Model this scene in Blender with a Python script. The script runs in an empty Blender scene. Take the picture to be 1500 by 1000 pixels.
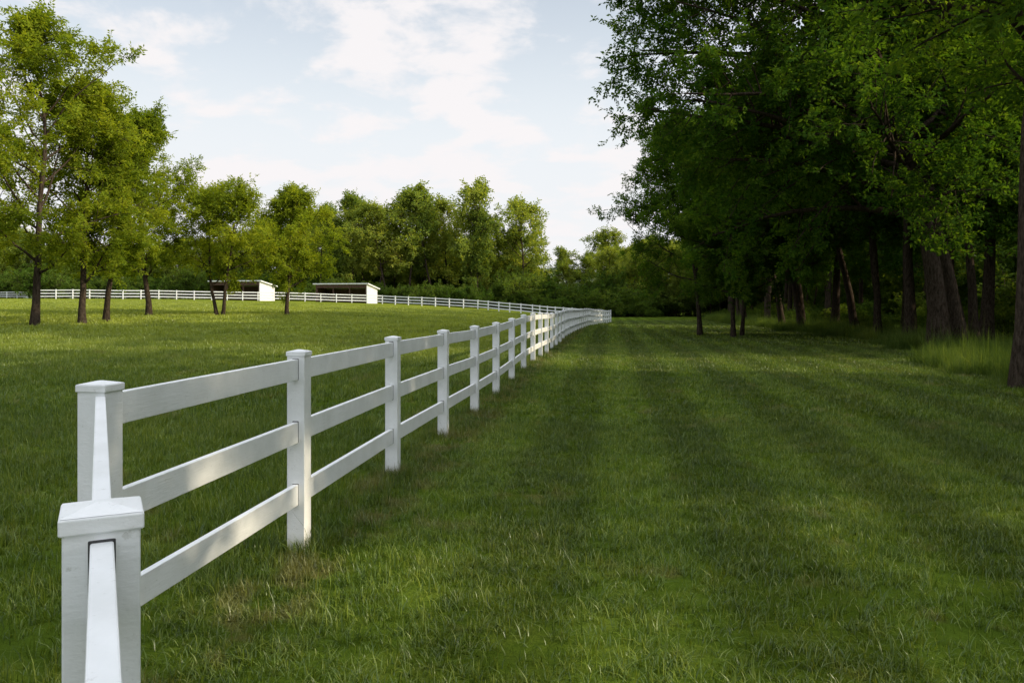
import bpy, math, numpy as np, random
from mathutils import Vector, Matrix, Euler
scene = bpy.context.scene
F = 1167.0; CH = 1.73
SUN_EL = math.radians(25); SUN_AZ = math.radians(101)   # clockwise from +Y

# ---------------------------------------------------------------- terrain
def elev(x, y):
    x = np.asarray(x, float); y = np.asarray(y, float)
    f = 3.1*np.clip(1-np.exp(np.clip((x-10)/25.0, -8, 0)), 0, 1)
    t = np.clip(y, 0, None)/115.0
    g = np.where(t < 1, np.power(np.clip(t, 1e-6, None), 1.2), 1+0.35*(np.clip(t, 1, 3)-1))
    m = 0.025*np.sin(x*0.55+1.3)*np.sin(y*0.37)+0.02*np.sin(x*0.21+y*0.33)
    return f*g + m*np.clip((np.hypot(x, y)-3)/10, 0, 1)
def e1(x, y): return float(elev(x, y))
def at(px, z): return ((px-750)/F*z, z)
def edge(z): return float(np.interp(z, [-60, 0, 14, 40, 58, 100, 134, 200], [9, 9.0, 9.8, 18.9, 20.5, 26, 33, 40]))

# ---------------------------------------------------------------- materials
def newmat(name):
    m = bpy.data.materials.new(name); m.use_nodes = True
    nt = m.node_tree; nt.nodes.clear()
    return m, nt, nt.nodes, nt.links
def ramp(ns, stops):
    r = ns.new('ShaderNodeValToRGB'); cr = r.color_ramp
    while len(cr.elements) < len(stops): cr.elements.new(0.5)
    for e, (p, c) in zip(cr.elements, stops): e.position = p; e.color = (*c, 1)
    return r
def noise(ns, ls, vec, scale, detail=4, rough=0.5):
    n = ns.new('ShaderNodeTexNoise'); n.inputs['Scale'].default_value = scale
    n.inputs['Detail'].default_value = detail; n.inputs['Roughness'].default_value = rough
    if vec is not None: ls.new(vec, n.inputs['Vector'])
    return n
def mixc(ns, ls, fac, a, b, mode='MIX'):
    m = ns.new('ShaderNodeMix'); m.data_type = 'RGBA'; m.blend_type = mode
    for s, v in ((m.inputs[0], fac), (m.inputs[6], a), (m.inputs[7], b)):
        if isinstance(v, (int, float)): s.default_value = v
        elif isinstance(v, tuple): s.default_value = (*v, 1)
        else: ls.new(v, s)
    return m.outputs[2]
def mathn(ns, ls, op, a, b=None, c=None):
    m = ns.new('ShaderNodeMath'); m.operation = op
    for k, v in enumerate((a, b, c)):
        if v is None: continue
        if isinstance(v, (int, float)): m.inputs[k].default_value = v
        else: ls.new(v, m.inputs[k])
    return m.outputs[0]
def mapr(ns, ls, v, a, b, c, d, smooth=True):
    m = ns.new('ShaderNodeMapRange'); m.interpolation_type = 'SMOOTHSTEP' if smooth else 'LINEAR'
    for k, q in enumerate((a, b, c, d)): m.inputs[k+1].default_value = q
    ls.new(v, m.inputs[0]); return m.outputs[0]

def leaf_mat(name, c0, c1, c2, trans=0.35, nscale=0.35):
    m, nt, ns, ls = newmat(name)
    geo = ns.new('ShaderNodeNewGeometry'); oi = ns.new('ShaderNodeObjectInfo')
    n = noise(ns, ls, geo.outputs['Position'], nscale, 1)
    r = ramp(ns, [(0.15, c0), (0.5, c1), (0.85, c2)])
    f = mathn(ns, ls, 'MULTIPLY_ADD', n.outputs['Fac'], 0.9, -.2)
    f = mathn(ns, ls, 'MULTIPLY_ADD', geo.outputs['Random Per Island'], .5, f)
    ls.new(f, r.inputs[0])
    hsv = ns.new('ShaderNodeHueSaturation'); ls.new(r.outputs[0], hsv.inputs['Color'])
    ls.new(mapr(ns, ls, oi.outputs['Random'], 0, 1, .8, 1.25, False), hsv.inputs['Value'])
    ls.new(mapr(ns, ls, oi.outputs['Random'], 0, 1, .51, .488, False), hsv.inputs['Hue'])
    d = ns.new('ShaderNodeBsdfDiffuse'); ls.new(hsv.outputs[0], d.inputs[0])
    t = ns.new('ShaderNodeBsdfTranslucent')
    tc = mixc(ns, ls, 1.0, hsv.outputs[0], (2.0, 1.8, 0.5), 'MULTIPLY'); ls.new(tc, t.inputs[0])
    mx = ns.new('ShaderNodeMixShader'); mx.inputs[0].default_value = trans
    ls.new(d.outputs[0], mx.inputs[1]); ls.new(t.outputs[0], mx.inputs[2])
    o = ns.new('ShaderNodeOutputMaterial'); ls.new(mx.outputs[0], o.inputs[0])
    return m

def grass_mat(name, blade=True, dark=1.0):
    m, nt, ns, ls = newmat(name)
    geo = ns.new('ShaderNodeNewGeometry'); P = geo.outputs['Position']
    n1 = noise(ns, ls, P, 0.35, 2, 0.6); n2 = noise(ns, ls, P, 2.6, 2, 0.6)
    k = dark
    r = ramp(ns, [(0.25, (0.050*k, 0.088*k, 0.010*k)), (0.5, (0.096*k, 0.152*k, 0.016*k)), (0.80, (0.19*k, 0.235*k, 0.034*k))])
    f = mathn(ns, ls, 'MULTIPLY', n1.outputs['Fac'], .5)
    f = mathn(ns, ls, 'MULTIPLY_ADD', n2.outputs['Fac'], .5, f)
    if blade: f = mathn(ns, ls, 'MULTIPLY_ADD', geo.outputs['Random Per Island'], .5, mathn(ns, ls, 'ADD', f, -.25))
    ls.new(f, r.inputs[0]); col = r.outputs[0]
    sep = ns.new('ShaderNodeSeparateXYZ'); ls.new(P, sep.inputs[0])
    u = mathn(ns, ls, 'MULTIPLY_ADD', sep.outputs[1], -.1235, sep.outputs[0])      # distance right of the fence
    # mowing stripes, only on the mown lane
    s3 = mathn(ns, ls, 'SINE', mathn(ns, ls, 'MULTIPLY', mathn(ns, ls, 'MULTIPLY_ADD', n1.outputs['Fac'], .35, u), 3.9))
    sv = mapr(ns, ls, s3, -.5, .5, -.18, .14)
    lane = mapr(ns, ls, u, -2.4, -1.6, 0, 1)
    hs = ns.new('ShaderNodeHueSaturation'); ls.new(col, hs.inputs['Color']); ls.new(mathn(ns, ls, 'MULTIPLY_ADD', sv, lane, 1.0), hs.inputs['Value']); col = hs.outputs[0]
    # paddock: longer grass with pale seed heads, plus sunlight painted in, further out
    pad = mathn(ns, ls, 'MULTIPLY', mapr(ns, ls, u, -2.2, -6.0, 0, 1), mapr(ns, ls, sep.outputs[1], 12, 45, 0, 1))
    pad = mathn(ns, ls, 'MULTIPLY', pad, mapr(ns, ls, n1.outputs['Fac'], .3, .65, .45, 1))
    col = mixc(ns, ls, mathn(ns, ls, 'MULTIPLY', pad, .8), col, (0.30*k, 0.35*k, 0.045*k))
    n4 = noise(ns, ls, P, 1.1, 3, 0.7)
    dry = mapr(ns, ls, n4.outputs['Fac'], .57, .70, 0, .5)
    col = mixc(ns, ls, dry, col, (0.22*k, 0.20*k, 0.07*k))
    # worn strip of dry grass under the fence line
    wf = mathn(ns, ls, 'ABSOLUTE', mathn(ns, ls, 'ADD', u, 2.0))
    worn = mathn(ns, ls, 'MULTIPLY', mapr(ns, ls, wf, .12, .55, .5, 0), mapr(ns, ls, n2.outputs['Fac'], .46, .62, 0, 1))
    col = mixc(ns, ls, worn, col, (0.20*k, 0.165*k, 0.075*k))
    d = ns.new('ShaderNodeBsdfDiffuse'); ls.new(col, d.inputs[0])
    o = ns.new('ShaderNodeOutputMaterial')
    if blade:
        t = ns.new('ShaderNodeBsdfTranslucent'); tc = mixc(ns, ls, 1.0, col, (1.4, 1.3, 0.5), 'MULTIPLY'); ls.new(tc, t.inputs[0])
        mx = ns.new('ShaderNodeMixShader'); mx.inputs[0].default_value = 0.3
        ls.new(d.outputs[0], mx.inputs[1]); ls.new(t.outputs[0], mx.inputs[2])
        g = ns.new('ShaderNodeBsdfGlossy'); g.inputs['Roughness'].default_value = 0.38; g.inputs[0].default_value = (0.8, 0.9, 0.85, 1)
        m2 = ns.new('ShaderNodeMixShader'); m2.inputs[0].default_value = 0.035
        ls.new(mx.outputs[0], m2.inputs[1]); ls.new(g.outputs[0], m2.inputs[2]); ls.new(m2.outputs[0], o.inputs[0])
    else:
        bp = ns.new('ShaderNodeBump'); bp.inputs['Strength'].default_value = 0.8; bp.inputs['Distance'].default_value = 0.06
        nb = noise(ns, ls, P, 9, 4, 0.7); ls.new(nb.outputs['Fac'], bp.inputs['Height']); ls.new(bp.outputs[0], d.inputs['Normal'])
        ls.new(d.outputs[0], o.inputs[0])
    return m

def bark_mat(name, c0, c1):
    m, nt, ns, ls = newmat(name)
    tc = ns.new('ShaderNodeTexCoord'); mp = ns.new('ShaderNodeMapping'); mp.inputs['Scale'].default_value = (9, 9, 2.6)
    ls.new(tc.outputs['Object'], mp.inputs[0])
    n = noise(ns, ls, mp.outputs[0], 1.6, 5, 0.75)
    r = ramp(ns, [(0.35, c0), (0.65, c1)]); ls.new(n.outputs['Fac'], r.inputs[0])
    p = ns.new('ShaderNodeBsdfDiffuse'); ls.new(r.outputs[0], p.inputs[0])
    b = ns.new('ShaderNodeBump'); b.inputs['Strength'].default_value = 0.9; b.inputs['Distance'].default_value = 0.05
    ls.new(n.outputs['Fac'], b.inputs['Height']); ls.new(b.outputs[0], p.inputs['Normal'])
    o = ns.new('ShaderNodeOutputMaterial'); ls.new(p.outputs[0], o.inputs[0]); return m

def vinyl_mat():
    m, nt, ns, ls = newmat('white_vinyl')
    geo = ns.new('ShaderNodeNewGeometry')
    n = noise(ns, ls, geo.outputs['Position'], 3.0, 6, 0.65)
    r = ramp(ns, [(0.35, (0.70, 0.72, 0.72)), (0.6, (0.80, 0.82, 0.83))]); ls.new(n.outputs['Fac'], r.inputs[0])
    nz = noise(ns, ls, geo.outputs['Position'], 45, 4, 0.7)
    r2 = ramp(ns, [(0.28, (0.55, 0.55, 0.50)), (0.38, (1, 1, 1))]); ls.new(nz.outputs['Fac'], r2.inputs[0])
    col = mixc(ns, ls, 0.5, r.outputs[0], r2.outputs[0], 'MULTIPLY')
    at_ = ns.new('ShaderNodeAttribute'); at_.attribute_name = 'hgt'
    h = mathn(ns, ls, 'SUBTRACT', mathn(ns, ls, 'MULTIPLY', n.outputs['Fac'], .30), at_.outputs['Fac'])
    col = mixc(ns, ls, mapr(ns, ls, h, 0, .15, 0, .7), col, (0.30, 0.29, 0.17))
    p = ns.new('ShaderNodeBsdfPrincipled'); p.inputs['Roughness'].default_value = 0.42
    p.inputs['Specular IOR Level'].default_value = 0.35
    ls.new(col, p.inputs['Base Color'])
    mp = ns.new('ShaderNodeMapping'); mp.inputs['Scale'].default_value = (30, 6, 60)
    mp.inputs['Rotation'].default_value = (0, 0, 0.1)
    ls.new(geo.outputs['Position'], mp.inputs[0]); nb = noise(ns, ls, mp.outputs[0], 1.5, 3)
    b = ns.new('ShaderNodeBump'); b.inputs['Strength'].default_value = 0.35; b.inputs['Distance'].default_value = 0.004
    ls.new(nb.outputs['Fac'], b.inputs['Height']); ls.new(b.outputs[0], p.inputs['Normal'])
    o = ns.new('ShaderNodeOutputMaterial'); ls.new(p.outputs[0], o.inputs[0]); return m

def plain_mat(name, c0, c1, rough=0.6, sc=2.0, metal=0, stretch=(1, 1, 1)):
    m, nt, ns, ls = newmat(name)
    tc = ns.new('ShaderNodeTexCoord'); mp = ns.new('ShaderNodeMapping'); mp.inputs['Scale'].default_value = stretch
    ls.new(tc.outputs['Object'], mp.inputs[0]); n = noise(ns, ls, mp.outputs[0], sc, 5, 0.6)
    r = ramp(ns, [(0.35, c0), (0.65, c1)]); ls.new(n.outputs['Fac'], r.inputs[0])
    p = ns.new('ShaderNodeBsdfPrincipled'); p.inputs['Roughness'].default_value = rough; p.inputs['Metallic'].default_value = metal
    ls.new(r.outputs[0], p.inputs['Base Color'])
    o = ns.new('ShaderNodeOutputMaterial'); ls.new(p.outputs[0], o.inputs[0]); return m

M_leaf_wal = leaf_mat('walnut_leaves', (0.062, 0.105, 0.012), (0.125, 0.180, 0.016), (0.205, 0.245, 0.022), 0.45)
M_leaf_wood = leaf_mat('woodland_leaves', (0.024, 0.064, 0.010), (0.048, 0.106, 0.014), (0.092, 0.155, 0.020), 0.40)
M_leaf_far = leaf_mat('tree_line_leaves', (0.070, 0.115, 0.026), (0.140, 0.195, 0.036), (0.24, 0.27, 0.050), 0.42, 0.1)
M_leaf_sh = leaf_mat('shrub_leaves', (0.036, 0.072, 0.014), (0.062, 0.110, 0.019), (0.105, 0.15, 0.028), 0.38, 0.2)
M_bark = bark_mat('grey_brown_bark', (0.018, 0.014, 0.010), (0.080, 0.062, 0.047))
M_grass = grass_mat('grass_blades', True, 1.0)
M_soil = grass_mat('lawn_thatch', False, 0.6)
M_tall = leaf_mat('tall_grass_blades', (0.05, 0.085, 0.022), (0.075, 0.125, 0.03), (0.12, 0.165, 0.05), 0.35, 0.6)
M_vinyl = vinyl_mat()
M_slot_shade = plain_mat('post_slot_painted_shade', (0.03, 0.03, 0.03), (0.05, 0.05, 0.05))  # dark collars round the rails, shade of the post slots put in as colour

# ---------------------------------------------------------------- mesh helper
def quad_mesh(name, V, Q, mats, mi=None, smooth=False):
    V = np.ascontiguousarray(V, dtype=np.float32); Q = np.ascontiguousarray(Q, dtype=np.int32)
    me = bpy.data.meshes.new(name)
    me.vertices.add(len(V)); me.vertices.foreach_set('co', V.ravel())
    me.loops.add(Q.size); me.loops.foreach_set('vertex_index', Q.ravel())
    me.polygons.add(len(Q)); me.polygons.foreach_set('loop_start', np.arange(len(Q), dtype=np.int32)*4)
    for m in mats: me.materials.append(m)
    if mi is not None: me.polygons.foreach_set('material_index', np.ascontiguousarray(mi, dtype=np.int32))
    if smooth is not False:
        s = np.ones(len(Q), bool) if smooth is True else smooth
        me.polygons.foreach_set('use_smooth', np.ascontiguousarray(s, dtype=bool))
    me.update(calc_edges=True); return me
def link(ob, coll=None):
    (coll or scene.collection).objects.link(ob); return ob

# ---------------------------------------------------------------- trees
def nrm(a): return a/np.maximum(np.linalg.norm(a, axis=-1, keepdims=True), 1e-9)
class Tree:
    def __init__(s, seed):
        s.r = np.random.default_rng(seed); s.V = []; s.Q = []; s.nv = 0; s.LP = []; s.LD = []
    def tube(s, pts, rad, sides):
        pts = np.array(pts); rad = np.array(rad); n = len(pts)
        T = np.gradient(pts, axis=0); T = nrm(T)
        ref = np.array([0.31, 0.95, 0.05]) if abs(T[0][2]) > 0.7 else np.array([0, 0, 1.0])
        U = nrm(np.cross(T, ref)); W = np.cross(T, U)
        a = np.arange(sides)/sides*2*math.pi
        ring = pts[:, None]+rad[:, None, None]*(np.cos(a)[None, :, None]*U[:, None]+np.sin(a)[None, :, None]*W[:, None])
        s.V.append(ring.reshape(-1, 3))
        i = np.arange(n-1)[:, None]*sides; j = np.arange(sides)[None]; j2 = (j+1) % sides
        s.Q.append(np.stack([i+j, i+j2, i+sides+j2, i+sides+j], -1).reshape(-1, 4)+s.nv); s.nv += n*sides
    def grow(s, p, d, L, n, r0, r1, wob, up):
        p = np.array(p, float); d = nrm(np.array(d, float)); pts = [p.copy()]
        for i in range(n):
            d = nrm(d+s.r.normal(0, wob, 3)+np.array([0, 0, up])); p = p+d*L/n; pts.append(p.copy())
        return np.array(pts), np.linspace(r0, r1, n+1)
    def samp(s, pts, t):
        f = t*(len(pts)-1); i = min(int(f), len(pts)-2); w = f-i
        return pts[i]*(1-w)+pts[i+1]*w, nrm(pts[i+1]-pts[i])
    def limb(s, p, d, L, r, ns_, nt, wob, up, droop, lp, twig=0.8):
        R = s.r
        pts, rad = s.grow(p, d, L, 7, r, r*0.2, wob, up); s.tube(pts, rad, 6)
        for j in range(ns_):
            t = 0.25+0.75*(j+R.random())/ns_; q, dd = s.samp(pts, min(t, .999))
            ax = R.normal(0, 1, 3); ax[2] *= 0.55
            side = nrm(np.cross(dd, ax)); d2 = nrm(dd*R.uniform(.3, .9)+side*R.uniform(.7, 1.1))
            L2 = min(L, 8.5)*R.uniform(.22, .40)*(1.25-t*.75)+0.4; r2 = max(r*(1-t*.75)*0.45, .012)
            p2, rd2 = s.grow(q, d2, L2, 4, r2, r2*.3, wob*1.2, droop); s.tube(p2, rd2, 4)
            for k in range(nt):
                t2 = 0.15+0.85*(k+R.random())/nt; q2, dd2 = s.samp(p2, min(t2, .999))
                d3 = nrm(dd2*.6+R.normal(0, .6, 3)+np.array([0, 0, .1]))
                L3 = twig*R.uniform(.5, 1.3)
                e = q2+d3*L3; s.tube([q2, e], [.010, .004], 3)
                for m in range(lp):
                    tt = R.uniform(.15, 1.05); s.LP.append(q2+d3*L3*tt+R.normal(0, .1, 3)*twig); s.LD.append(nrm(d3*.5+R.normal(0, .6, 3)))
    def leaves(s, k, L, l, w, hang=0.25):
        R = s.r; P = np.array(s.LP); D = nrm(np.array(s.LD)); n = len(P)
        D[:, 2] -= hang; D = nrm(D)
        side = nrm(np.cross(D, nrm(R.normal(0, .5, (n, 3))+np.array([0, 0, 1.0])))); up = np.cross(side, D)
        V = []; 
        for i in range(k):
            t = (i+.5)/k; sg = 1 if i % 2 else -1
            b = P+D*L*t
            dd = nrm(D*.45+side*sg*(1 if i < k-1 else .1)+R.normal(0, .28, (n, 3)))
            ll = l*R.uniform(.7, 1.2, (n, 1)); nn = nrm(up+R.normal(0, .45, (n, 3))); ws = nrm(np.cross(dd, nn))*w*R.uniform(.75, 1.15, (n, 1))*.5
            mid = b+dd*ll*.45
            tip = b+dd*ll-nn*ll*.12
            V.append(np.stack([b, mid+ws+nn*ll*.05, tip, mid-ws+nn*ll*.05], 1))
        V = np.concatenate(V, 0).reshape(-1, 3); Q = np.arange(len(V)).reshape(-1, 4)+s.nv
        nb = sum(len(q) for q in s.Q)
        s.V.append(V); s.Q.append(Q); s.nv += len(V); return nb, len(Q)
    def mesh(s, name, mats, leaf):
        nb, nl = s.leaves(*leaf)
        mi = np.concatenate([np.zeros(nb), np.ones(nl)]); sm = np.concatenate([np.ones(nb, bool), np.zeros(nl, bool)])
        return quad_mesh(name, np.concatenate(s.V), np.concatenate(s.Q), mats, mi, sm)

def std_tree(name, seed, H, base, R, tr, nl, ns_, nt, lp, leaf, lmat, lean=(0, 0), shape=0.45, twig=0.8, forks=1, wob=.05, extra=(), ascend=0.0):
    T = Tree(seed); r = T.r
    trunks = []
    for f in range(forks):
        d = np.array([lean[0]+(0 if forks == 1 else .14*math.cos(f*3.1+seed)), lean[1]+(0 if forks == 1 else .14*math.sin(f*3.1+seed)), 1.0])
        off = np.array([(f-(forks-1)/2)*tr*3.0, 0, -.15]) if forks > 1 else np.array([0, 0, -.15])
        pts, rad = T.grow(off, d, H*.93, 12, tr, tr*.16, wob, .03)
        rad = rad*(1+.45*np.exp(-np.arange(13)*1.6)); T.tube(pts, rad, 10); trunks.append(pts)
    for i in range(nl):
        pts = trunks[i % forks]
        u = (i+r.random())/nl; t = base/H+(1-base/H)*u**0.9
        q, dd = T.samp(pts, min(t, .995))
        prof = math.sin(math.pi*min(1, max(0.0, (u*.86+.16)))**(shape*2))
        L = R*(.35+.75*prof)*r.uniform(.65, 1.2); az = i*2.39996+r.normal(0, .35)
        el = math.radians(8+ascend+(62-ascend*.5)*u**1.3+r.normal(0, 8))
        d = np.array([math.cos(az)*math.cos(el), math.sin(az)*math.cos(el), math.sin(el)])
        T.limb(q, d, L, max(tr*.42*(1-u*.7), .03), ns_, nt, .10, .06*(1-u), -.02, lp, twig)
    for (h, az, L, el, rr, up) in extra:
        q, dd = T.samp(trunks[0], h/H); a = math.radians(az); el = math.radians(el)
        T.limb(q, [math.cos(a)*math.cos(el), math.sin(a)*math.cos(el), math.sin(el)], L, rr, int(ns_*1.8), nt, .06, up, -.05, lp, twig)
    return T.mesh(name, [M_bark, lmat], leaf)

def place(name, me, x, y, rz=0.0, s=1.0, sz=None, coll=None):
    ob = bpy.data.objects.new(name, me); ob.location = (x, y, e1(x, y)-.03); ob.rotation_euler = (0, 0, rz)
    ob.scale = (s, s, s if sz is None else sz); return link(ob, coll)

# left walnut row
WL = (7, .46, .24, .10, .3)
row = [(50, 42, 17.4, 2.6, 5.2, .20, 1, 16), (120, 46, 14.2, 2.6, 3.9, .19, 1, 22), (155, 50, 13.0, 2.6, 3.8, .18, 1, 22), (218, 60, 15.2, 2.6, 4.1, .20, 1, 18),
       (322, 62, 9.8, 2.7, 3.9, .14, 2, 12), (420, 66, 10.4, 2.2, 3.5, .16, 1, 8)]
for i, (px, z, H, b, R, tr, fk, asc) in enumerate(row):
    me = std_tree('walnut_%d' % i, 11+i, H, b, R, tr, 25, 7, 5, 5, WL, M_leaf_wal, (random.Random(i).uniform(-.05, .05), 0), .5, .62, fk, .05, (), asc)
    x, y = at(px, z); place('walnut_tree', me, x, y, 0)
for (px, z, s) in ((-85, 38, 1.0), (-160, 50, 1.0)):
    x, y = at(px, z); place('walnut_tree', bpy.data.meshes['walnut_0'], x, y, 2.2+z, s)

# woodland prototypes
WD = (5, .36, .24, .13, .3)
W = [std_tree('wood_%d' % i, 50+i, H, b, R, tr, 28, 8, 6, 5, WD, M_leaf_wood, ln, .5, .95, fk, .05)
     for i, (H, b, R, tr, ln, fk) in enumerate([(20, 8.0, 6.5, .30, (.05, 0), 1), (18, 6.6, 6.0, .26, (-.20, .05), 1), (22, 8.4, 7.0, .33, (0, -.04), 1), (15, 5.4, 4.8, .17, (-.14, .1), 2)])]
BIGL = (6, .30, .18, .095, .3)
rb = random.Random(4)
ex = [(h, 152+(i*23) % 60, (10.6 if 7 < h < 15 else 9.4)*rb.uniform(.9, 1.04), rb.uniform(14, 30) if h > 7 else rb.uniform(22, 34), .20-.006*h, -.045) for i, h in enumerate((5.8, 6.6, 7.2, 7.8, 8.5, 9.2, 9.9, 10.7, 11.5, 12.4, 13.3, 14.2, 15.2, 16.3, 17.5, 18.6))]+[(7.2, 230, 8, 20, .15, -.05), (5.6, 255, 6.5, 20, .12, -.06)]
big = std_tree('big_elm', 77, 22, 6.4, 8.0, .36, 26, 9, 7, 6, BIGL, M_leaf_wood, (-.06, 0), .55, .8, 1, .05, extra=ex)
place('elm_tree', big, 16.6, 31, 0)
place('elm_tree', W[1], 18.1, 32, .2, 1.05)
place('elm_tree', big, 22.5, 62, .3, .9)
place('elm_tree', W[2], 11.0, 17, 1.0, .82)
small = std_tree('edge_tree', 91, 13.5, 2.9, 4.4, .15, 26, 8, 7, 6, BIGL, M_leaf_wood, (-.03, 0), .5, .8, 1, .06)
place('hackberry_tree', small, 11.8, 50, 0); place('hackberry_tree', small, 13.2, 47.5, 2.0, .9); place('hackberry_tree', small, 14.0, 48.5, 4.0, .8)
for (x, z, k, rz, s) in [(19.9, 40, 0, .3, .95), (20.7, 45, 3, 1.3, 1.1), (22.5, 52, 1, .3, 1), (23.5, 58, 2, 3, .9), (22.5, 66, 1, .4, 1.0), (23.8, 74, 0, 4, .95), (24.7, 84, 1, .2, 1.0), (27.5, 96, 3, 5, 1.2), (30, 108, 0, 2, .9),
                          (20.5, 35.5, 3, .5, 1.2), (22.6, 38, 2, 2.5, .9), (26, 47, 0, 1.5, .9), (21.2, 58, 1, -.4, .8), (24.0, 43, 1, .6, .85), (12.5, 8, 0, .8, 1.0), (13.5, -2, 2, 1.8, .9), (13.5, -17, 0, 3.8, 1)]:
    place('woodland_tree', W[k], x, z, rz, s)

# ---------------------------------------------------------------- instancer
def hidden_coll(name, meshes):
    c = bpy.data.collections.new(name)
    for i, me in enumerate(meshes):
        o = bpy.data.objects.new('%s_%02d' % (name, i), me); c.objects.link(o)
    return c
def instancer(name, coll, pts, rots, scl, idx, mat=None):
    me = bpy.data.meshes.new(name); n = len(pts); me.vertices.add(n); me.vertices.foreach_set('co', np.asarray(pts, np.float32).ravel())
    a = me.attributes.new('rot', 'FLOAT_VECTOR', 'POINT'); a.data.foreach_set('vector', np.asarray(rots, np.float32).ravel())
    a = me.attributes.new('scl', 'FLOAT_VECTOR', 'POINT'); a.data.foreach_set('vector', np.asarray(scl, np.float32).ravel())
    a = me.attributes.new('idx', 'INT', 'POINT'); a.data.foreach_set('value', np.asarray(idx, np.int32))
    ob = link(bpy.data.objects.new(name, me))
    ng = bpy.data.node_groups.new(name+'_gn', 'GeometryNodeTree')
    ng.interface.new_socket('Geometry', in_out='INPUT', socket_type='NodeSocketGeometry')
    ng.interface.new_socket('Geometry', in_out='OUTPUT', socket_type='NodeSocketGeometry')
    N = ng.nodes; Lk = ng.links
    gi = N.new('NodeGroupInput'); go = N.new('NodeGroupOutput'); ci = N.new('GeometryNodeCollectionInfo')
    ci.inputs['Collection'].default_value = coll; ci.inputs['Separate Children'].default_value = True; ci.inputs['Reset Children'].default_value = True
    ip = N.new('GeometryNodeInstanceOnPoints'); ip.inputs['Pick Instance'].default_value = True
    def attr(nm, t):
        q = N.new('GeometryNodeInputNamedAttribute'); q.data_type = t; q.inputs['Name'].default_value = nm; return q.outputs['Attribute']
    er = N.new('FunctionNodeEulerToRotation'); Lk.new(attr('rot', 'FLOAT_VECTOR'), er.inputs[0])
    Lk.new(gi.outputs[0], ip.inputs['Points']); Lk.new(ci.outputs[0], ip.inputs['Instance'])
    Lk.new(attr('idx', 'INT'), ip.inputs['Instance Index']); Lk.new(er.outputs[0], ip.inputs['Rotation'])
    Lk.new(attr('scl', 'FLOAT_VECTOR'), ip.inputs['Scale']); Lk.new(ip.outputs[0], go.inputs[0])
    md = ob.modifiers.new('instances', 'NODES'); md.node_group = ng; return ob

rg = np.random.default_rng(5)
sdir = np.array([math.sin(SUN_AZ), math.cos(SUN_AZ)])
def ray_gap(x, z, o):   # trees left out towards the sun, a gap shaped to let light streaks through
    dx, dz = x-o[0], z-o[1]; along = dx*sdir[0]+dz*sdir[1]
    return 99 if along < 0 else abs(dx*sdir[1]-dz*sdir[0])
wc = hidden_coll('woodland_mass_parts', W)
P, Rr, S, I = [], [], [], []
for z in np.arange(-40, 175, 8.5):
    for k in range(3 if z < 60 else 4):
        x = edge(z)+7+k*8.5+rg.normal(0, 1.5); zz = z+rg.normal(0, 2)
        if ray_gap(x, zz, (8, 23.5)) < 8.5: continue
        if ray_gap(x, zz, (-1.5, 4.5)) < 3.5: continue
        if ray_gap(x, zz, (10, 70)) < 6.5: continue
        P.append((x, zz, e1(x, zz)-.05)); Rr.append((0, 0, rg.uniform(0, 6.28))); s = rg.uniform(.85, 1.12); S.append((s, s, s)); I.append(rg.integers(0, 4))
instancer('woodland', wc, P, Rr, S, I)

# distant tree line
FL = (3, .55, .42, .24, .2)
Fp = [std_tree('far_%d' % i, 120+i, H, b, R, .2, 18, 6, 5, 5, FL, M_leaf_far, (0, 0), sh, 1.0, 1, .06, (), asc) for i, (H, b, R, sh, asc) in enumerate([(18, 6, 5.2, .5, 10), (18, 4, 4.0, .6, 20), (18, 4.5, 5.8, .42, 5)])]
fc = hidden_coll('tree_line_parts', Fp)
P, Rr, S, I = [], [], [], []
def far(px, z, H, j=1.0):
    x, y = at(px, z); y += rg.normal(0, 2.5); s = H/18.0
    P.append((x, y, e1(x, y)-.1)); Rr.append((0, 0, rg.uniform(0, 6.28))); w = s*rg.uniform(.85, 1.15)*j; S.append((w, w, s)); I.append(rg.integers(0, 3))
for px in np.arange(-260, 480, 17):
    H = np.interp(px, [-260, 0, 60, 200, 330, 430, 480], [18, 17, 12.5, 11.5, 13, 18, 21]); far(px+rg.normal(0, 5), 172, H*rg.uniform(.85, 1.1)); far(px+rg.normal(0, 5), 186, H*rg.uniform(.85, 1.1))
for px in np.arange(470, 775, 21): far(px+rg.normal(0, 6), 152, np.interp(px, [470, 520, 700, 770], [18, 19.5, 21.5, 20])*rg.uniform(.80, 1.08), .95)
for px in np.arange(480, 775, 20): far(px+rg.normal(0, 5), 166, 16*rg.uniform(.75, 1.0), 1.15)
for px in np.arange(480, 785, 16): far(px+rg.normal(0, 5), 182, 13*rg.uniform(.8, 1.0), 1.5)
for px in np.arange(800, 960, 18): far(px+rg.normal(0, 4), 190, np.interp(px, [800, 830, 900], [9, 15, 17])*rg.uniform(.85, 1.08))
for px in np.arange(900, 1300, 20): far(px+rg.normal(0, 5), 178, 17*rg.uniform(.85, 1.1)); far(px, 150, 14*rg.uniform(.8, 1.1))
instancer('distant_tree_line', fc, P, Rr, S, I)

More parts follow.
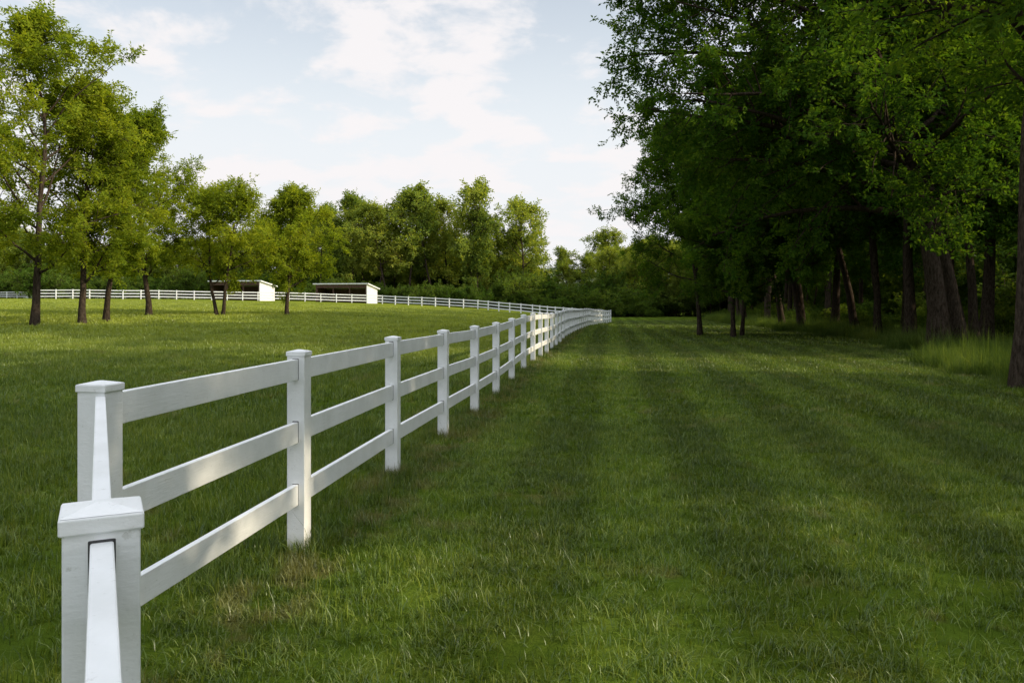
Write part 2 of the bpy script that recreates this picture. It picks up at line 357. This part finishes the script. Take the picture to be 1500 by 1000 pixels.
# shrubs
def shrub(name, seed, H, R, mat, leaf):
    T = Tree(seed)
    for i in range(14):
        az = i*2.4; el = math.radians(T.r.uniform(25, 80))
        T.limb([T.r.normal(0, R*.15), T.r.normal(0, R*.15), 0], [math.cos(az)*math.cos(el), math.sin(az)*math.cos(el), math.sin(el)], T.r.uniform(.7, 1.1)*(R+(H-R)*math.sin(el)), .03, 8, 5, .12, .03, .0, 4, .45)
    return T.mesh(name, [M_bark, mat], leaf)
Sh = [shrub('shrub_a', 5, 3.2, 2.4, M_leaf_sh, (4, .25, .17, .10, .2)), shrub('shrub_b', 6, 2.6, 2.2, M_leaf_sh, (4, .25, .17, .10, .2))]
sc = hidden_coll('understory_parts', Sh)
P, Rr, S, I = [], [], [], []
def shr(x, y, s):
    P.append((x, y, e1(x, y)-.1)); Rr.append((0, 0, rg.uniform(0, 6.28))); S.append((s, s, s*rg.uniform(.8, 1.2))); I.append(rg.integers(0, 2))
for px in np.arange(440, 960, 13):
    x, y = at(px+rg.normal(0, 4), 143+rg.normal(0, 3)); shr(x, y, rg.uniform(.6, 1.4))
for px in np.arange(460, 780, 14):
    x, y = at(px+rg.normal(0, 4), 174+rg.normal(0, 3)); shr(x, y, rg.uniform(1.9, 2.8))
for px in np.arange(740, 1000, 12):
    x, y = at(px+rg.normal(0, 4), 150+rg.normal(0, 3)); shr(x, y, rg.uniform(1.6, 2.4))
for px in np.arange(960, 1420, 15):
    x, y = at(px+rg.normal(0, 4), 165+rg.normal(0, 3)); shr(x, y, rg.uniform(2.0, 3.2))
for px in np.arange(-200, 450, 13):
    x, y = at(px+rg.normal(0, 4), 165+rg.normal(0, 3)); shr(x, y, rg.uniform(1.2, 2.2))
for z in np.arange(-5, 150, 3.4):
    for k in range(2):
        if z < 50 and k == 0: continue
        x = edge(z)+5+k*6+rg.normal(0, 1.4); shr(x, z+rg.normal(0, 1), rg.uniform(.45, .9)*(1 if k else .7))
for k in range(90):
    z = 150*(k+rg.random())/90; shr(edge(z)+rg.uniform(22, 38), z, rg.uniform(1.8, 3.2))
instancer('understory_shrubs', sc, P, Rr, S, I)

# ---------------------------------------------------------------- grass
def blades(name, n, rad, h, w, mat, lean=.5, seed=0):
    r = np.random.default_rng(seed)
    a = r.uniform(0, 2*math.pi, n); q = rad*np.sqrt(r.random(n)); B = np.stack([q*np.cos(a), q*np.sin(a), np.full(n, -.005)], 1)
    nt_ = max(8, n//16); tc = r.uniform(-rad, rad, (nt_, 2)); th = r.uniform(.7, 1.5, nt_); ti = r.integers(0, nt_, n); tuft = r.random(n) < .65
    sp = h*.42
    B[tuft, 0] = tc[ti[tuft], 0]+r.normal(0, sp, tuft.sum()); B[tuft, 1] = tc[ti[tuft], 1]+r.normal(0, sp, tuft.sum())
    hs = np.where(tuft, th[ti], 1.0)
    keep = np.hypot(B[:, 0], B[:, 1]) < rad*1.02; B = B[keep]; hs = hs[keep]; n = len(B)
    hh = h*hs*r.uniform(.45, 1.25, n)*np.where(r.random(n) < .06, 1.6, 1); az = r.uniform(0, 2*math.pi, n); le = np.abs(r.normal(0, lean, n))
    D = np.stack([np.cos(az)*le, np.sin(az)*le, np.ones(n)], 1); D = nrm(D)
    fa = az+r.uniform(0.7, 2.4, n); Wv = np.stack([np.cos(fa), np.sin(fa), np.zeros(n)], 1)*(w*r.uniform(.6, 1.4, n)*.5)[:, None]
    H = hh[:, None]; b2 = np.stack([np.cos(az), np.sin(az), -0.3*np.ones(n)], 1)*(H*le[:, None]*.5)
    m = B+D*H*.55; t = B+D*H+b2
    V = np.stack([B-Wv, B+Wv, m+Wv*.85, m-Wv*.85, t+Wv*.15, t-Wv*.15], 1).reshape(-1, 3)
    i = np.arange(n)[:, None]*6
    Q = np.concatenate([i+np.array([[0, 1, 2, 3]]), i+np.array([[3, 2, 4, 5]])], 0)
    return quad_mesh(name, V, Q, [mat])
def tilt(x, y, rz):
    d = .5; nx = -(e1(x+d, y)-e1(x-d, y))/(2*d); ny = -(e1(x, y+d)-e1(x, y-d))/(2*d)
    q = Vector((0, 0, 1)).rotation_difference(Vector((nx, ny, 1)).normalized())
    return (q.to_matrix() @ Matrix.Rotation(rz, 3, 'Z')).to_euler()
near = [blades('gn%d' % i, 2700, .75, .060, .0052, M_grass, .7, seed=i) for i in range(4)]
mid = [blades('gm%d' % i, 3400, 1.6, .065, .010, M_grass, .65, seed=10+i) for i in range(3)]
farb = [blades('gf%d' % i, 2400, 3.2, .085, .028, M_grass, .6, seed=20+i) for i in range(3)]
gc = hidden_coll('grass_parts', near+mid+farb)
P, Rr, S, I = [], [], [], []
def cover(y0, y1, st, lo, n):
    y = y0
    while y < y1:
        half = y*.68+2.5
        for x in np.arange(-half, half, st):
            xx = x+rg.uniform(-.3, .3)*st; yy = y+rg.uniform(-.3, .3)*st
            if xx > edge(yy)+6: continue
            long_ = xx < (-1.757+.1235*(yy-3.4))
            P.append((xx, yy, e1(xx, yy))); Rr.append(tuple(tilt(xx, yy, rg.uniform(0, 6.28))))
            zs = rg.uniform(.8, 1.2)*(1.5 if long_ else 1.0)
            S.append((1, 1, zs)); I.append(lo+rg.integers(0, n))
        y += st
cover(2.2, 12, .85, 0, 4); cover(12, 34, 1.8, 4, 3); cover(34, 105, 4.0, 7, 3)
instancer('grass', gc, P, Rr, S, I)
print('grass patches', len(P))

tg = [blades('tt%d' % i, 260, .45, .55, .010, M_tall, .4, seed=30+i) for i in range(3)]+[blades('tu%d' % i, 220, .17, .13, .005, M_grass, .45, seed=40+i) for i in range(2)]
tcol = hidden_coll('tall_grass_parts', tg)
P, Rr, S, I = [], [], [], []
for k in range(1500):
    z = 9+rg.random()**1.2*120; x = edge(z)+abs(rg.normal(0, 2.4))-.4+.6*math.sin(z*.5)+.5*math.sin(z*1.7); s = rg.uniform(.35, 1.05)*(1 if z < 50 else 1.3)
    P.append((x, z, e1(x, z))); Rr.append((0, 0, rg.uniform(0, 6.28))); S.append((s, s, s*rg.uniform(.6, 1.2))); I.append(rg.integers(0, 3))

# ---------------------------------------------------------------- fences
class Boxes:
    def __init__(s): s.V = []; s.F = []; s.M = []; s.H = []
    def hexa(s, c, mat=0, hg=None):
        b = len(s.V); s.V += [tuple(v) for v in c]
        for f in ((0, 3, 2, 1), (4, 5, 6, 7), (0, 1, 5, 4), (1, 2, 6, 5), (2, 3, 7, 6), (3, 0, 4, 7)): s.F.append(tuple(b+i for i in f)); s.M.append(mat)
        s.H += hg if hg else [1.0]*8
    def frust(s, c, ang, w0, w1, z0, z1, mat=0, hg=None):
        out = []
        for w, z in ((w0, z0), (w1, z1)):
            for sx, sy in ((-1, -1), (1, -1), (1, 1), (-1, 1)):
                lx, ly = sx*w/2, sy*w/2; out.append((c[0]+lx*math.cos(ang)-ly*math.sin(ang), c[1]+lx*math.sin(ang)+ly*math.cos(ang), z))
        s.hexa(out, mat, hg)
    def rail(s, a, b, za, zb, th, h, mat=0):
        a = np.array(a); b = np.array(b); d = (b-a)/np.linalg.norm(b-a); n = np.array([-d[1], d[0]])*th/2
        q = [(a-n, za-h), (b-n, zb-h), (b+n, zb-h), (a+n, za-h), (a-n, za), (b-n, zb), (b+n, zb), (a+n, za)]
        s.hexa([(p[0], p[1], z) for p, z in q], mat)
    def make(s, name, mats, bev=0):
        me = bpy.data.meshes.new(name); me.from_pydata(s.V, [], s.F)
        for m in mats: me.materials.append(m)
        me.polygons.foreach_set('material_index', s.M)
        a = me.attributes.new('hgt', 'FLOAT', 'POINT'); a.data.foreach_set('value', s.H)
        ob = link(bpy.data.objects.new(name, me))
        if bev:
            bv = ob.modifiers.new('bevel', 'BEVEL'); bv.width = bev; bv.segments = 2; bv.limit_method = 'ANGLE'; bv.harden_normals = False
        return ob
RT = (1.335, .905, .475)
def fence(name, pts, angs=None, near=False, skip=()):
    B = Boxes(); n = len(pts); Z = [e1(*p)-(.028 if near and i < 3 else 0) for i, p in enumerate(pts)]
    r = random.Random(3)
    for i, p in enumerate(pts):
        if angs and angs[i] is not None: a = angs[i]
        else:
            q0 = pts[max(i-1, 0)]; q1 = pts[min(i+1, n-1)]; a = math.atan2(q1[1]-q0[1], q1[0]-q0[0])
        z = Z[i]; dz = r.uniform(-.006, .006); w = .125
        B.frust(p, a, w, w, z-.25, z+.001, 0, [-.25]*4+[0.0]*4)
        B.frust(p, a, w, w, z+.0015, z+1.36+dz, 0, [0.0]*4+[1.35]*4)
        B.frust(p, a, .137, .137, z+1.354+dz, z+1.384+dz, 0)
        B.frust(p, a, .136, .02, z+1.3845+dz, z+1.398+dz, 0)
        if near and i < 12:
            for j in (i-1, i+1):
                if 0 <= j < n:
                    d = np.array(pts[j])-np.array(p); L = np.linalg.norm(d); d = d/L
                    ss = 1/max(abs(math.cos(math.atan2(d[1], d[0])-a)), abs(math.sin(math.atan2(d[1], d[0])-a)))
                    if ss > 1.02: continue
                    for rt in RT:
                        c = np.array(p); e = c+d*(.0625+.0015)
                        B.rail(tuple(c), tuple(e), z+rt+.006, z+rt+.006, .046, .150, 1)
    for i in range(n-1):
        for rt in RT: 
            j0, j1 = r.uniform(-.004, .004), r.uniform(-.004, .004)
            B.rail(pts[i], pts[i+1], Z[i]+rt+j0, Z[i+1]+rt+j1, .038, .142)
    return B.make(name, [M_vinyl, M_slot_shade], .0035 if near else 0)
uA = np.array([-.46, .888]); p1 = np.array([-.757, 1.47]); angA = math.atan2(uA[1], uA[0])
ptsA = [tuple(p1-uA*4.6), tuple(p1-uA*2.3), tuple(p1), (-1.757, 3.4)]
def fb(z): return (-2.165+.1235*z+.0009*max(0, z-40)**2, z)
zs = [5.54]
while zs[-1] < 88.5: zs.append(zs[-1]+2.39)
ptsB = [fb(z) for z in zs]
pts = ptsA+ptsB
angs = [angA]*3+[math.atan2(1, .1235)]+[None]*len(ptsB); angs[4] = math.atan2(1, .1235)
fence('white_rail_fence', pts, angs, True)
endp = ptsB[-1]
def resample(poly, st):
    out = [poly[0]]; 
    for a, b in zip(poly[:-1], poly[1:]):
        a = np.array(a); b = np.array(b); L = np.linalg.norm(b-a); k = max(1, round(L/st))
        out += [tuple(a+(b-a)*i/k) for i in range(1, k+1)]
    return out
poly = [endp, at(838, 98), at(780, 108), at(700, 116), at(560, 124), at(400, 120), at(310, 118), at(180, 116), at(57, 115), at(48, 140)]
fence('white_rail_fence', resample(poly, 2.4))
fence('white_rail_fence', resample([at(40, 160), at(-220, 168)], 2.4))
for (x, y) in pts[2:26]:
    for k in range(5):
        a = rg.uniform(0, 6.28); d = rg.uniform(.05, .14); P.append((x+math.cos(a)*d, y+math.sin(a)*d, e1(x, y))); Rr.append((0, 0, a)); s = rg.uniform(.6, 1.15); S.append((s, s, s)); I.append(3+rg.integers(0, 2))
instancer('tall_grass', tcol, P, Rr, S, I)

# ---------------------------------------------------------------- sheds
M_sw = plain_mat('white_metal_siding', (0.66, 0.66, 0.66), (0.78, 0.78, 0.78), .5, 3)
M_roof = plain_mat('galvanised_roof', (0.62, 0.64, 0.66), (0.78, 0.8, 0.82), .4, 2)
M_in = plain_mat('stained_timber_boards', (0.05, 0.025, 0.017), (0.10, 0.052, 0.035), .8, 2.5, stretch=(6, 6, .5))
def shed(px, z, w, d, rz, sink=0):
    x, y = at(px, z); em = bpy.data.objects.new('run_in_shed', None); em.location = (x, y, e1(x, y)-sink); em.rotation_euler = (0, 0, rz); link(em)
    hf, hb = 2.85, 2.2
    def part(name, boxes, mat):
        B = Boxes()
        for c in boxes: B.hexa(c)
        me = bpy.data.meshes.new(name); me.from_pydata(B.V, [], B.F); me.materials.append(mat)
        o = bpy.data.objects.new(name, me); link(o); o.parent = em
    def bx(x0, x1, y0, y1, z0, z1, zb=None):
        zt = z1 if zb is None else zb
        return [(x0, y0, z0), (x1, y0, z0), (x1, y1, z0), (x0, y1, z0), (x0, y0, z1), (x1, y0, z1), (x1, y1, zt), (x0, y1, zt)]
    W2 = w/2
    part('side_wall_left', [bx(-W2, -W2+.1, -d/2, d/2, -.3, hf, hb)], M_in)
    part('side_wall_right', [bx(W2-.1, W2, -d/2, d/2, -.3, hf, hb)]+[bx(W2, W2+.025, yy, yy+.05, 0, hf-.1-(yy+d/2)/d*(hf-hb)) for yy in np.arange(-d/2+.1, d/2, .45)], M_sw)
    part('back_wall', [bx(-W2+.1, W2-.1, d/2-.1, d/2, -.3, hb)], M_in)
    part('kick_boards', [bx(-W2+.1, W2-.1, d/2-.15, d/2-.101, 0, 1.9), bx(-W2+.101, -W2+.15, -d/2+.02, d/2-.16, 0, 1.6), bx(W2-.15, W2-.101, -d/2+.02, d/2-.16, 0, 1.6)], M_in)
    part('front_posts', [bx(-W2+.1+i*(w-.35)/3, -W2+.25+i*(w-.35)/3, -d/2+.03, -d/2+.18, -.2, hf-.3) for i in range(4)], M_in)
    part('header_beam', [bx(-W2+.1, W2-.1, -d/2-.02, -d/2+.028, hf-.5, hf-.03)], M_in)
    ov = .35; k = (hf-hb)/d
    part('roof', [[(-W2-ov, -d/2-ov, hf+k*ov), (W2+ov, -d/2-ov, hf+k*ov), (W2+ov, d/2+ov, hb-k*ov), (-W2-ov, d/2+ov, hb-k*ov), (-W2-ov, -d/2-ov, hf+k*ov+.16), (W2+ov, -d/2-ov, hf+k*ov+.16), (W2+ov, d/2+ov, hb-k*ov+.16), (-W2-ov, d/2+ov, hb-k*ov+.16)]], M_roof)
shed(356, 126, 8.4, 4.6, math.radians(-12)); shed(508, 130, 8.8, 4.4, math.radians(-12))

# ---------------------------------------------------------------- ground, hill
n = 261; t = np.linspace(-1, 1, n); g = 2200*np.sinh(6*t)/np.sinh(6)
X, Y = np.meshgrid(g, g+25, indexing='xy'); Zt = elev(X, Y)
V = np.stack([X, Y, Zt], -1).reshape(-1, 3)
i, j = np.meshgrid(np.arange(n-1), np.arange(n-1), indexing='ij'); b = (i*n+j).ravel()
Q = np.stack([b, b+1, b+n+1, b+n], -1)
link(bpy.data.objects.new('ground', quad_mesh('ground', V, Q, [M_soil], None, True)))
M_hill = plain_mat('hazy_hillside', (0.06, 0.09, 0.05), (0.11, 0.13, 0.07), 1.0, .02)
hx = np.linspace(-500, 900, 90); hy = np.linspace(420, 900, 40); HX, HY = np.meshgrid(hx, hy)
HZ = (26+5*np.sin(HX*.012)+3*np.sin(HX*.05+1)+1.3*np.sin(HX*.21))*np.sin(np.clip((HY-420)/480, 0, 1)*math.pi)**.7+2+1.2*np.sin(HX*.4)*np.sin(HY*.3)
V = np.stack([HX, HY, HZ], -1).reshape(-1, 3); i, j = np.meshgrid(np.arange(39), np.arange(89), indexing='ij'); b = (i*90+j).ravel()
link(bpy.data.objects.new('distant_hill', quad_mesh('distant_hill', V, np.stack([b, b+1, b+91, b+90], -1), [M_hill], None, True)))

# ---------------------------------------------------------------- world
w = bpy.data.worlds.new('World'); scene.world = w; w.use_nodes = True; nt = w.node_tree; ns = nt.nodes; ls = nt.links; ns.clear()
sky = ns.new('ShaderNodeTexSky'); sky.sky_type = 'NISHITA'; sky.sun_disc = False; sky.sun_elevation = SUN_EL; sky.sun_rotation = SUN_AZ
sky.air_density = 1.0; sky.dust_density = 1.5; sky.ozone_density = 1.2
bg1 = ns.new('ShaderNodeBackground'); bg1.inputs[1].default_value = .15; ls.new(sky.outputs[0], bg1.inputs[0])
tc = ns.new('ShaderNodeTexCoord'); D = tc.outputs['Generated']; sep = ns.new('ShaderNodeSeparateXYZ'); ls.new(D, sep.inputs[0])
def M(op, a, b=None, c=None): return mathn(ns, ls, op, a, b, c)
def MR(v, a, b, c, d): return mapr(ns, ls, v, a, b, c, d)
def DOT(v):
    q = ns.new('ShaderNodeVectorMath'); q.operation = 'DOT_PRODUCT'; ls.new(D, q.inputs[0]); q.inputs[1].default_value = Vector(v).normalized(); return q.outputs['Value']
dz = M('MAXIMUM', sep.outputs[2], 0.0); den = M('ADD', dz, .22)
cb = ns.new('ShaderNodeCombineXYZ'); ls.new(M('DIVIDE', sep.outputs[0], den), cb.inputs[0]); ls.new(M('DIVIDE', sep.outputs[1], den), cb.inputs[1])
cb.inputs[2].default_value = 7.1
nz = ns.new('ShaderNodeTexNoise'); nz.inputs['Scale'].default_value = 4.2; nz.inputs['Detail'].default_value = 9; nz.inputs['Roughness'].default_value = .56; nz.inputs['Distortion'].default_value = .25
ls.new(cb.outputs[0], nz.inputs['Vector'])
bank = MR(DOT((-230, 1167, 360)), .965, .998, 0, .07)
gap = MR(DOT((-420, 1167, 500)), .95, .995, 0, .06)
nf = M('SUBTRACT', M('ADD', nz.outputs['Fac'], bank), gap)
cl = MR(nf, .46, .62, 0, 1)
hz = MR(dz, .18, .42, 1.0, .55)
fac = M('SUBTRACT', 1.0, M('MULTIPLY', M('SUBTRACT', 1.0, hz), M('SUBTRACT', 1.0, M('MULTIPLY', cl, .95))))
Sv = Vector((math.sin(SUN_AZ)*math.cos(SUN_EL), math.cos(SUN_AZ)*math.cos(SUN_EL), math.sin(SUN_EL)))
st = M('ADD', MR(dz, .40, .85, .95, 1.8), M('MULTIPLY', MR(DOT(Sv), .2, 1.0, 0, 1), 1.7))  # sky raised overhead and sunward, out of frame, as added fill light
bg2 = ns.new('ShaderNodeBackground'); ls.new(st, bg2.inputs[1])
ccl = mixc(ns, ls, MR(dz, .0, .30, 0, 1), (0.97, 0.97, 0.985), (0.88, 0.94, 0.99))
cc = mixc(ns, ls, cl, ccl, (1.0, .97, .98)); ls.new(cc, bg2.inputs[0])
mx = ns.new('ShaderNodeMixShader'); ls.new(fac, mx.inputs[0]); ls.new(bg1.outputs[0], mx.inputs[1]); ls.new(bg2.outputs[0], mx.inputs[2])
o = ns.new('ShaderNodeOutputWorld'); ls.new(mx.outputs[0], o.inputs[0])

sd = bpy.data.lights.new('sun', 'SUN'); sd.energy = 5.0; sd.angle = math.radians(.5); sd.color = (1, .84, .60)
so = link(bpy.data.objects.new('sun', sd))
so.rotation_euler = Sv.to_track_quat('Z', 'Y').to_euler(); so.location = (40, 0, 40)

cd = bpy.data.cameras.new('camera'); cd.lens = 28; cd.sensor_width = 36; cd.shift_y = -50/1500; cd.clip_start = .05; cd.clip_end = 6000
co = link(bpy.data.objects.new('camera', cd)); co.location = (0, 0, CH); co.rotation_euler = (math.radians(90), 0, 0); scene.camera = co
scene.view_settings.view_transform = 'Standard'; scene.view_settings.look = 'None'; scene.view_settings.exposure = 0
